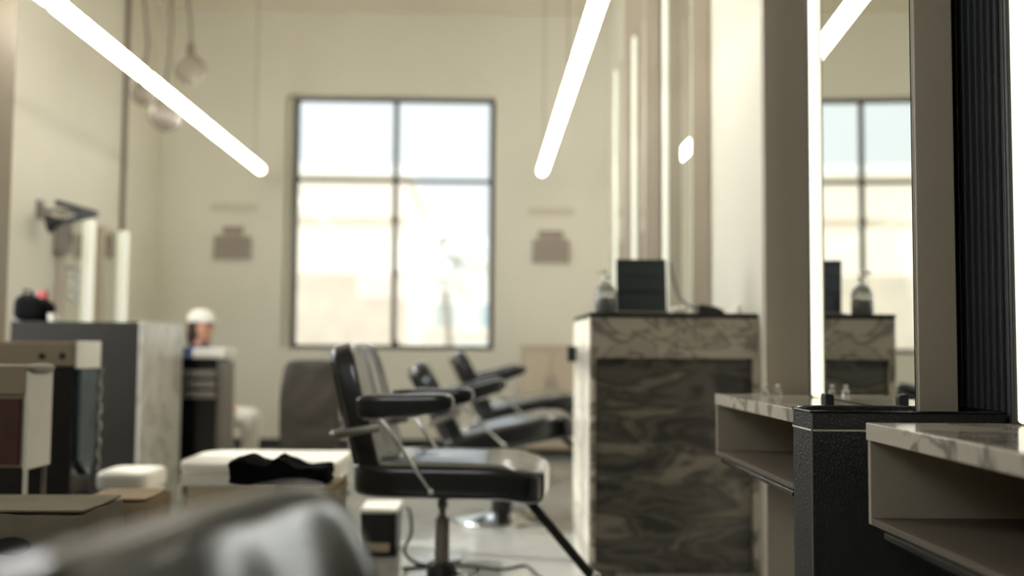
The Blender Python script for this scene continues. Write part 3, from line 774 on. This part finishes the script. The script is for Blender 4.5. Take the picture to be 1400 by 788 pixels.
# cables on the floor
def floor_cable(pts, r, label, m='black'):
    P = []
    for i in range(len(pts) - 1):
        p0 = Vector(pts[max(0, i - 1)]); p1 = Vector(pts[i]); p2 = Vector(pts[i + 1]); p3 = Vector(pts[min(len(pts) - 1, i + 2)])
        for k in range(8):
            s = k / 8
            P.append(.5 * ((2 * p1) + (p2 - p0) * s + (2 * p0 - 5 * p1 + 4 * p2 - p3) * s * s + (3 * p1 - p0 - 3 * p2 + p3) * s ** 3))
    P.append(Vector(pts[-1]))
    return tag(MB().tube(P, r, 8).build('power_cable', M[m], smooth=True), label, 'cable')
floor_cable([(-.36, 4.72, .006), (-.1, 4.78, .006), (.08, 4.70, .006), (.2, 4.78, .006), (.24, 4.60, .006), (.3, 4.42, .006)], .006, 'thin dark cable looping across the floor right of the chair base')
floor_cable([(-.36, 4.97, .235), (-.34, 4.9, .23), (-.33, 4.86, .14), (-.36, 4.84, .06), (-.30, 4.82, .007), (-.2, 4.8, .006), (-.1, 4.88, .006)], .008, 'dark cable hanging off the black crate behind the foreground chair')

# ------------------------------------------------------------------ seated person behind the black trolley
def capsule(mb, a, b, ra, rb, n=14):
    a, b = Vector(a), Vector(b)
    mb.tube([a, b], [ra, rb], n); mb.ball(a, ra, n); mb.ball(b, rb, n)
def remeshed(mb, name, m, parent, vox=.012, sm=4):
    o = mb.build(name, m, parent, True)
    r = o.modifiers.new('merge', 'REMESH'); r.mode = 'VOXEL'; r.voxel_size = vox; r.use_smooth_shade = True
    s = o.modifiers.new('smooth', 'SMOOTH'); s.factor = .5; s.iterations = sm
    return o
PY = 7.95
pc = at(283, 452, PY)
zt = at(283, 424, PY).z           # top of the cap
st = zt - .885 - .02              # seat height
# local frame: faces -y, hips at the origin of the seat
PT = thing('person', 'person in a white cap and navy top sitting behind the black trolley', 'person', (pc.x - .06, PY, 0), R(56))
hip = st + .10; sho = st + .56; hd = st + .76
B = MB()
B.ball((0, -.035, hd), .078, 20, (.95, 1.18, 1.32)); B.ball((0, -.075, hd - .06), .05, 16, (.95, .95, 1))
B.ball((0, -.135, hd - .012), .014, 12, (.9, 1.1, 1.5)); B.ball((0, -.127, hd - .06), .016, 10, (1.5, .6, .55))
for s in (-1, 1):
    B.ball((s * .077, -.02, hd - .005), .022, 10, (.4, .8, 1.3)); B.ball((s * .03, -.122, hd + .012), .012, 10)
capsule(B, (0, -.01, sho), (0, -.03, hd - .06), .055, .05)
capsule(B, (0, 0, hip), (0, -.02, sho - .05), .14, .13)
for s in (-1, 1):
    S, E, W_ = Vector((s * .19, -.02, sho - .03)), Vector((s * .215, -.0, sho - .29)), Vector((s * .08, -.21, st + .19))
    capsule(B, (s * .1, -.01, sho - .02), S, .075, .055); capsule(B, S, E, .05, .04); capsule(B, E, W_, .04, .027)
    Pm = W_ + Vector((-s * .02, -.075, -.012)); capsule(B, W_, Pm, .028, .032)
    dirv = (Pm - W_).normalized(); sidev = Vector((1, 0, 0))
    for k, ln in enumerate((.062, .072, .068, .052)):
        base = Pm + dirv * .02 + sidev * ((k - 1.5) * .021) + Vector((0, 0, .002))
        mid = base + dirv * ln * .55 + Vector((0, 0, -.008)); tip = mid + dirv * ln * .4 + Vector((0, 0, -.026))
        capsule(B, base, mid, .010, .009, 8); capsule(B, mid, tip, .009, .0075, 8)
    tb0 = W_ + dirv * .025 + sidev * (-s * .026); tb1 = tb0 + dirv * .035 + sidev * (-s * .022); tb2 = tb1 + dirv * .028 + Vector((0, 0, -.01))
    capsule(B, tb0, tb1, .012, .010, 8); capsule(B, tb1, tb2, .010, .008, 8)
    Hp, K, A = Vector((s * .10, -.03, st + .085)), Vector((s * .13, -.46, st + .09)), Vector((s * .12, -.44, .09))
    capsule(B, Hp, K, .085, .06); capsule(B, K, A, .058, .038); capsule(B, A, A + Vector((0, -.14, -.05)), .036, .03)
remeshed(B, 'body', M['skin'], PT, .009, 3)
T = MB(); capsule(T, (0, 0, hip - .02), (0, -.02, sho - .06), .155, .15); capsule(T, (0, -.01, sho - .05), (0, -.015, sho + .015), .11, .066)
for s in (-1, 1):
    S, E = Vector((s * .19, -.02, sho - .03)), Vector((s * .215, -.0, sho - .29)); W_ = Vector((s * .08, -.21, st + .19))
    capsule(T, (s * .1, -.01, sho - .02), S, .088, .068); capsule(T, S, E, .063, .052); capsule(T, E, E.lerp(W_, .8), .052, .04)
remeshed(T, 'shirt', M['bluecloth'], PT, .012, 3)
T = MB(); capsule(T, (-.06, 0, st + .09), (.06, 0, st + .09), .13, .13)
for s in (-1, 1):
    Hp, K, A = Vector((s * .10, -.03, st + .085)), Vector((s * .13, -.46, st + .09)), Vector((s * .12, -.44, .12))
    capsule(T, Hp, K, .098, .074); capsule(T, K, A, .072, .055)
remeshed(T, 'trousers', M['palecloth'], PT, .012, 3)
for s in (-1, 1):
    MB().soft((s * .12, -.50, .045), (.048, .135, .045), 4, 8, lambda u, p: Vector((p.x, p.y, p.z * (1 if u.z < 0 else 1 + .4 * u.y)))).build('shoe', M['black'], PT, True)
T = MB(); T.ball((0, -.012, hd + .012), .094, 22, (.98, 1.12, 1.18)); T.ball((0, .035, hd - .05), .075, 18, (1.05, .8, 1.4))
for v in T.bm.verts:
    if v.co.y < -.055 and v.co.z < hd + .06: v.co.y = -.055
T.build('hair', M['hair'], PT, True)
T = MB().lathe([(.102, .05), (.104, .06), (.100, .10), (.075, .135), (.03, .15), (0, .152), (0, .145), (.07, .128), (.094, .096), (.096, .05)], (0, -.02, hd), 28)
T.soft((0, -.14, hd + .052), (.075, .06, .006), 4, 6)
T.build('cap', M['whitecloth'], PT, True)
t = thing('round_stool', 'round padded stool under the seated person', 'stool', (pc.x - .06, PY, 0))
MB().lathe([(0, st - .11), (.17, st - .11), (.185, st - .09), (.185, st - .06), (.15, st - .046), (0, st - .046)], n=30).build('seat', M['vinyl'], t, True)
MB().lathe([(0, 0), (.22, 0), (.22, .02), (.05, .04), (.03, .06), (.03, st - .11), (0, st - .11)], n=28).build('pedestal', M['chrome'], t, True)

# ------------------------------------------------------------------ outside the window
MB().box(-60, 60, YB + .4, 120, -.25, -.1).build('ground_outside', M['asphalt'], kind='structure')
def house(name, x0, x1, y0, y1, zt, m, label, bands=(), wins=(), gable=None):
    t = thing(name, label, 'building', ((x0 + x1) / 2, y0, -.1))
    w = (x1 - x0) / 2
    MB().box(-w, w, 0, y1 - y0, 0, zt + .1, .03).build('wall', M[m], t)
    MB().box(-w - .15, w + .15, -.2, y1 - y0, zt + .1, zt + .4, .02).build('cornice', M['facade2'], t)
    for (a_, b_, mm) in bands:
        MB().box(-w - .03, w + .03, -.1, 0, a_ + .1, b_ + .1, .01).build('ledge', M[mm], t)
    for (u0, u1, v0, v1) in wins:
        f = MB().box(u0 - w, u1 - w, -.05, 0, v0, v1, .01).build('window', M['facade2'], t)
        MB().box(u0 - w + .1, u1 - w - .1, -.07, -.05, v0 + .1, v1 - .1).build('pane', M['blueglaze'], f)
    return t
Y1 = 30.0
zr = at(480, 240, Y1).z
house('apartment_block', -16, at(556, 300, Y1).x, Y1, 40, zr, 'facade', 'cream apartment block seen through the left panes of the window',
      [(at(480, 304, Y1).z, at(480, 297, Y1).z, 'facade_shade'), (-.1, at(480, 374, Y1).z, 'facade_shade')],
      [(u, u + 1.1, 1.0, 2.4) for u in (8.2, 10.2, 12.0)])
Y2 = 41.0
house('white_building', at(572, 300, Y2).x, 14, 41.0, 50, at(640, 362, Y2).z, 'facade2', 'low white building seen through the right panes of the window', [(1.5, 1.7, 'facade')],
      [(u, u + 1.0, 1.9, 3.0) for u in (.6, 2.4)])
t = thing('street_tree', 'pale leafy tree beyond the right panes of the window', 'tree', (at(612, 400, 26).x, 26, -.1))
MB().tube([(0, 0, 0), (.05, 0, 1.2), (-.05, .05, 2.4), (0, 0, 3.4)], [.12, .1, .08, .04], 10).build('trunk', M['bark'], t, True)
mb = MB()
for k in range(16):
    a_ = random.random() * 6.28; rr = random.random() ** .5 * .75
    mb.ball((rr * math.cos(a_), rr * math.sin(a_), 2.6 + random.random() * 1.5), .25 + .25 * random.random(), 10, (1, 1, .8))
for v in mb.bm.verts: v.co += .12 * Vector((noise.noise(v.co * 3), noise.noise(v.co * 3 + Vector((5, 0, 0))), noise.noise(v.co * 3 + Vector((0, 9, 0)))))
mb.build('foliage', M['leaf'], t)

# ------------------------------------------------------------------ light
w = bpy.data.worlds.new('sky'); SC.world = w; w.use_nodes = True
nt = w.node_tree; bg = nt.nodes['Background']
tc = nt.nodes.new('ShaderNodeTexCoord'); sp = nt.nodes.new('ShaderNodeSeparateXYZ'); cr = nt.nodes.new('ShaderNodeValToRGB')
for p_, c_ in ((.0, (.48, .48, .46)), (.09, (.42, .44, .44)), (.38, (.36, .405, .42)), (.62, (1.2, 1.28, 1.35))):
    e = cr.color_ramp.elements[0] if p_ == 0 else cr.color_ramp.elements.new(p_)
    e.position = p_; e.color = c_ + (1,)
cr.color_ramp.elements[-1].position = 1; cr.color_ramp.elements[-1].color = (1.35, 1.42, 1.5, 1)
nt.links.new(tc.outputs['Generated'], sp.inputs[0]); nt.links.new(sp.outputs['Z'], cr.inputs['Fac']); nt.links.new(cr.outputs['Color'], bg.inputs['Color'])
bg.inputs['Strength'].default_value = 2.2
sd = bpy.data.lights.new('sun', 'SUN'); sd.energy = 5; sd.angle = R(1.0); sd.color = (1, .93, .8)
so = bpy.data.objects.new('sun', sd); COL.objects.link(so)
so.rotation_euler = Vector((.75, -.25, -.50)).to_track_quat('-Z', 'Y').to_euler()
def area(name, loc, direction, sx, sy, e, c):
    d = bpy.data.lights.new(name, 'AREA'); d.shape = 'RECTANGLE'; d.size = sx; d.size_y = sy; d.energy = e; d.color = c
    o = bpy.data.objects.new(name, d); COL.objects.link(o); o.location = loc
    o.rotation_euler = Vector(direction).to_track_quat('-Z', 'Z').to_euler(); return o
area('added_front_fill', ((fx0 + fx1) / 2, YF - .34, (fz0 + fz1) / 2), (0, 1, 0), fx1 - fx0, fz1 - fz0, 42, (.97, .98, 1.0))  # added fill lamp for the camera-facing surfaces
area('side_window_daylight', (XL - .34, (sy0 + sy1) / 2, (sz0 + sz1) / 2), (1, .33, -.05), sy1 - sy0 + .3, sz1 - sz0 + .3, 205, (.97, .98, 1.0))

SC.view_settings.view_transform = 'Standard'; SC.view_settings.look = 'None'
SC.view_settings.gamma = 1; SC.view_settings.exposure = 0.3; SC.view_settings.use_curve_mapping = False
SC.cycles.use_denoising = True
SC.cycles.max_bounces = 10; SC.cycles.diffuse_bounces = 5; SC.cycles.glossy_bounces = 5; SC.cycles.transparent_max_bounces = 12
SC.cycles.sample_clamp_indirect = 4.0
SC.cycles.caustics_reflective = False; SC.cycles.caustics_refractive = False
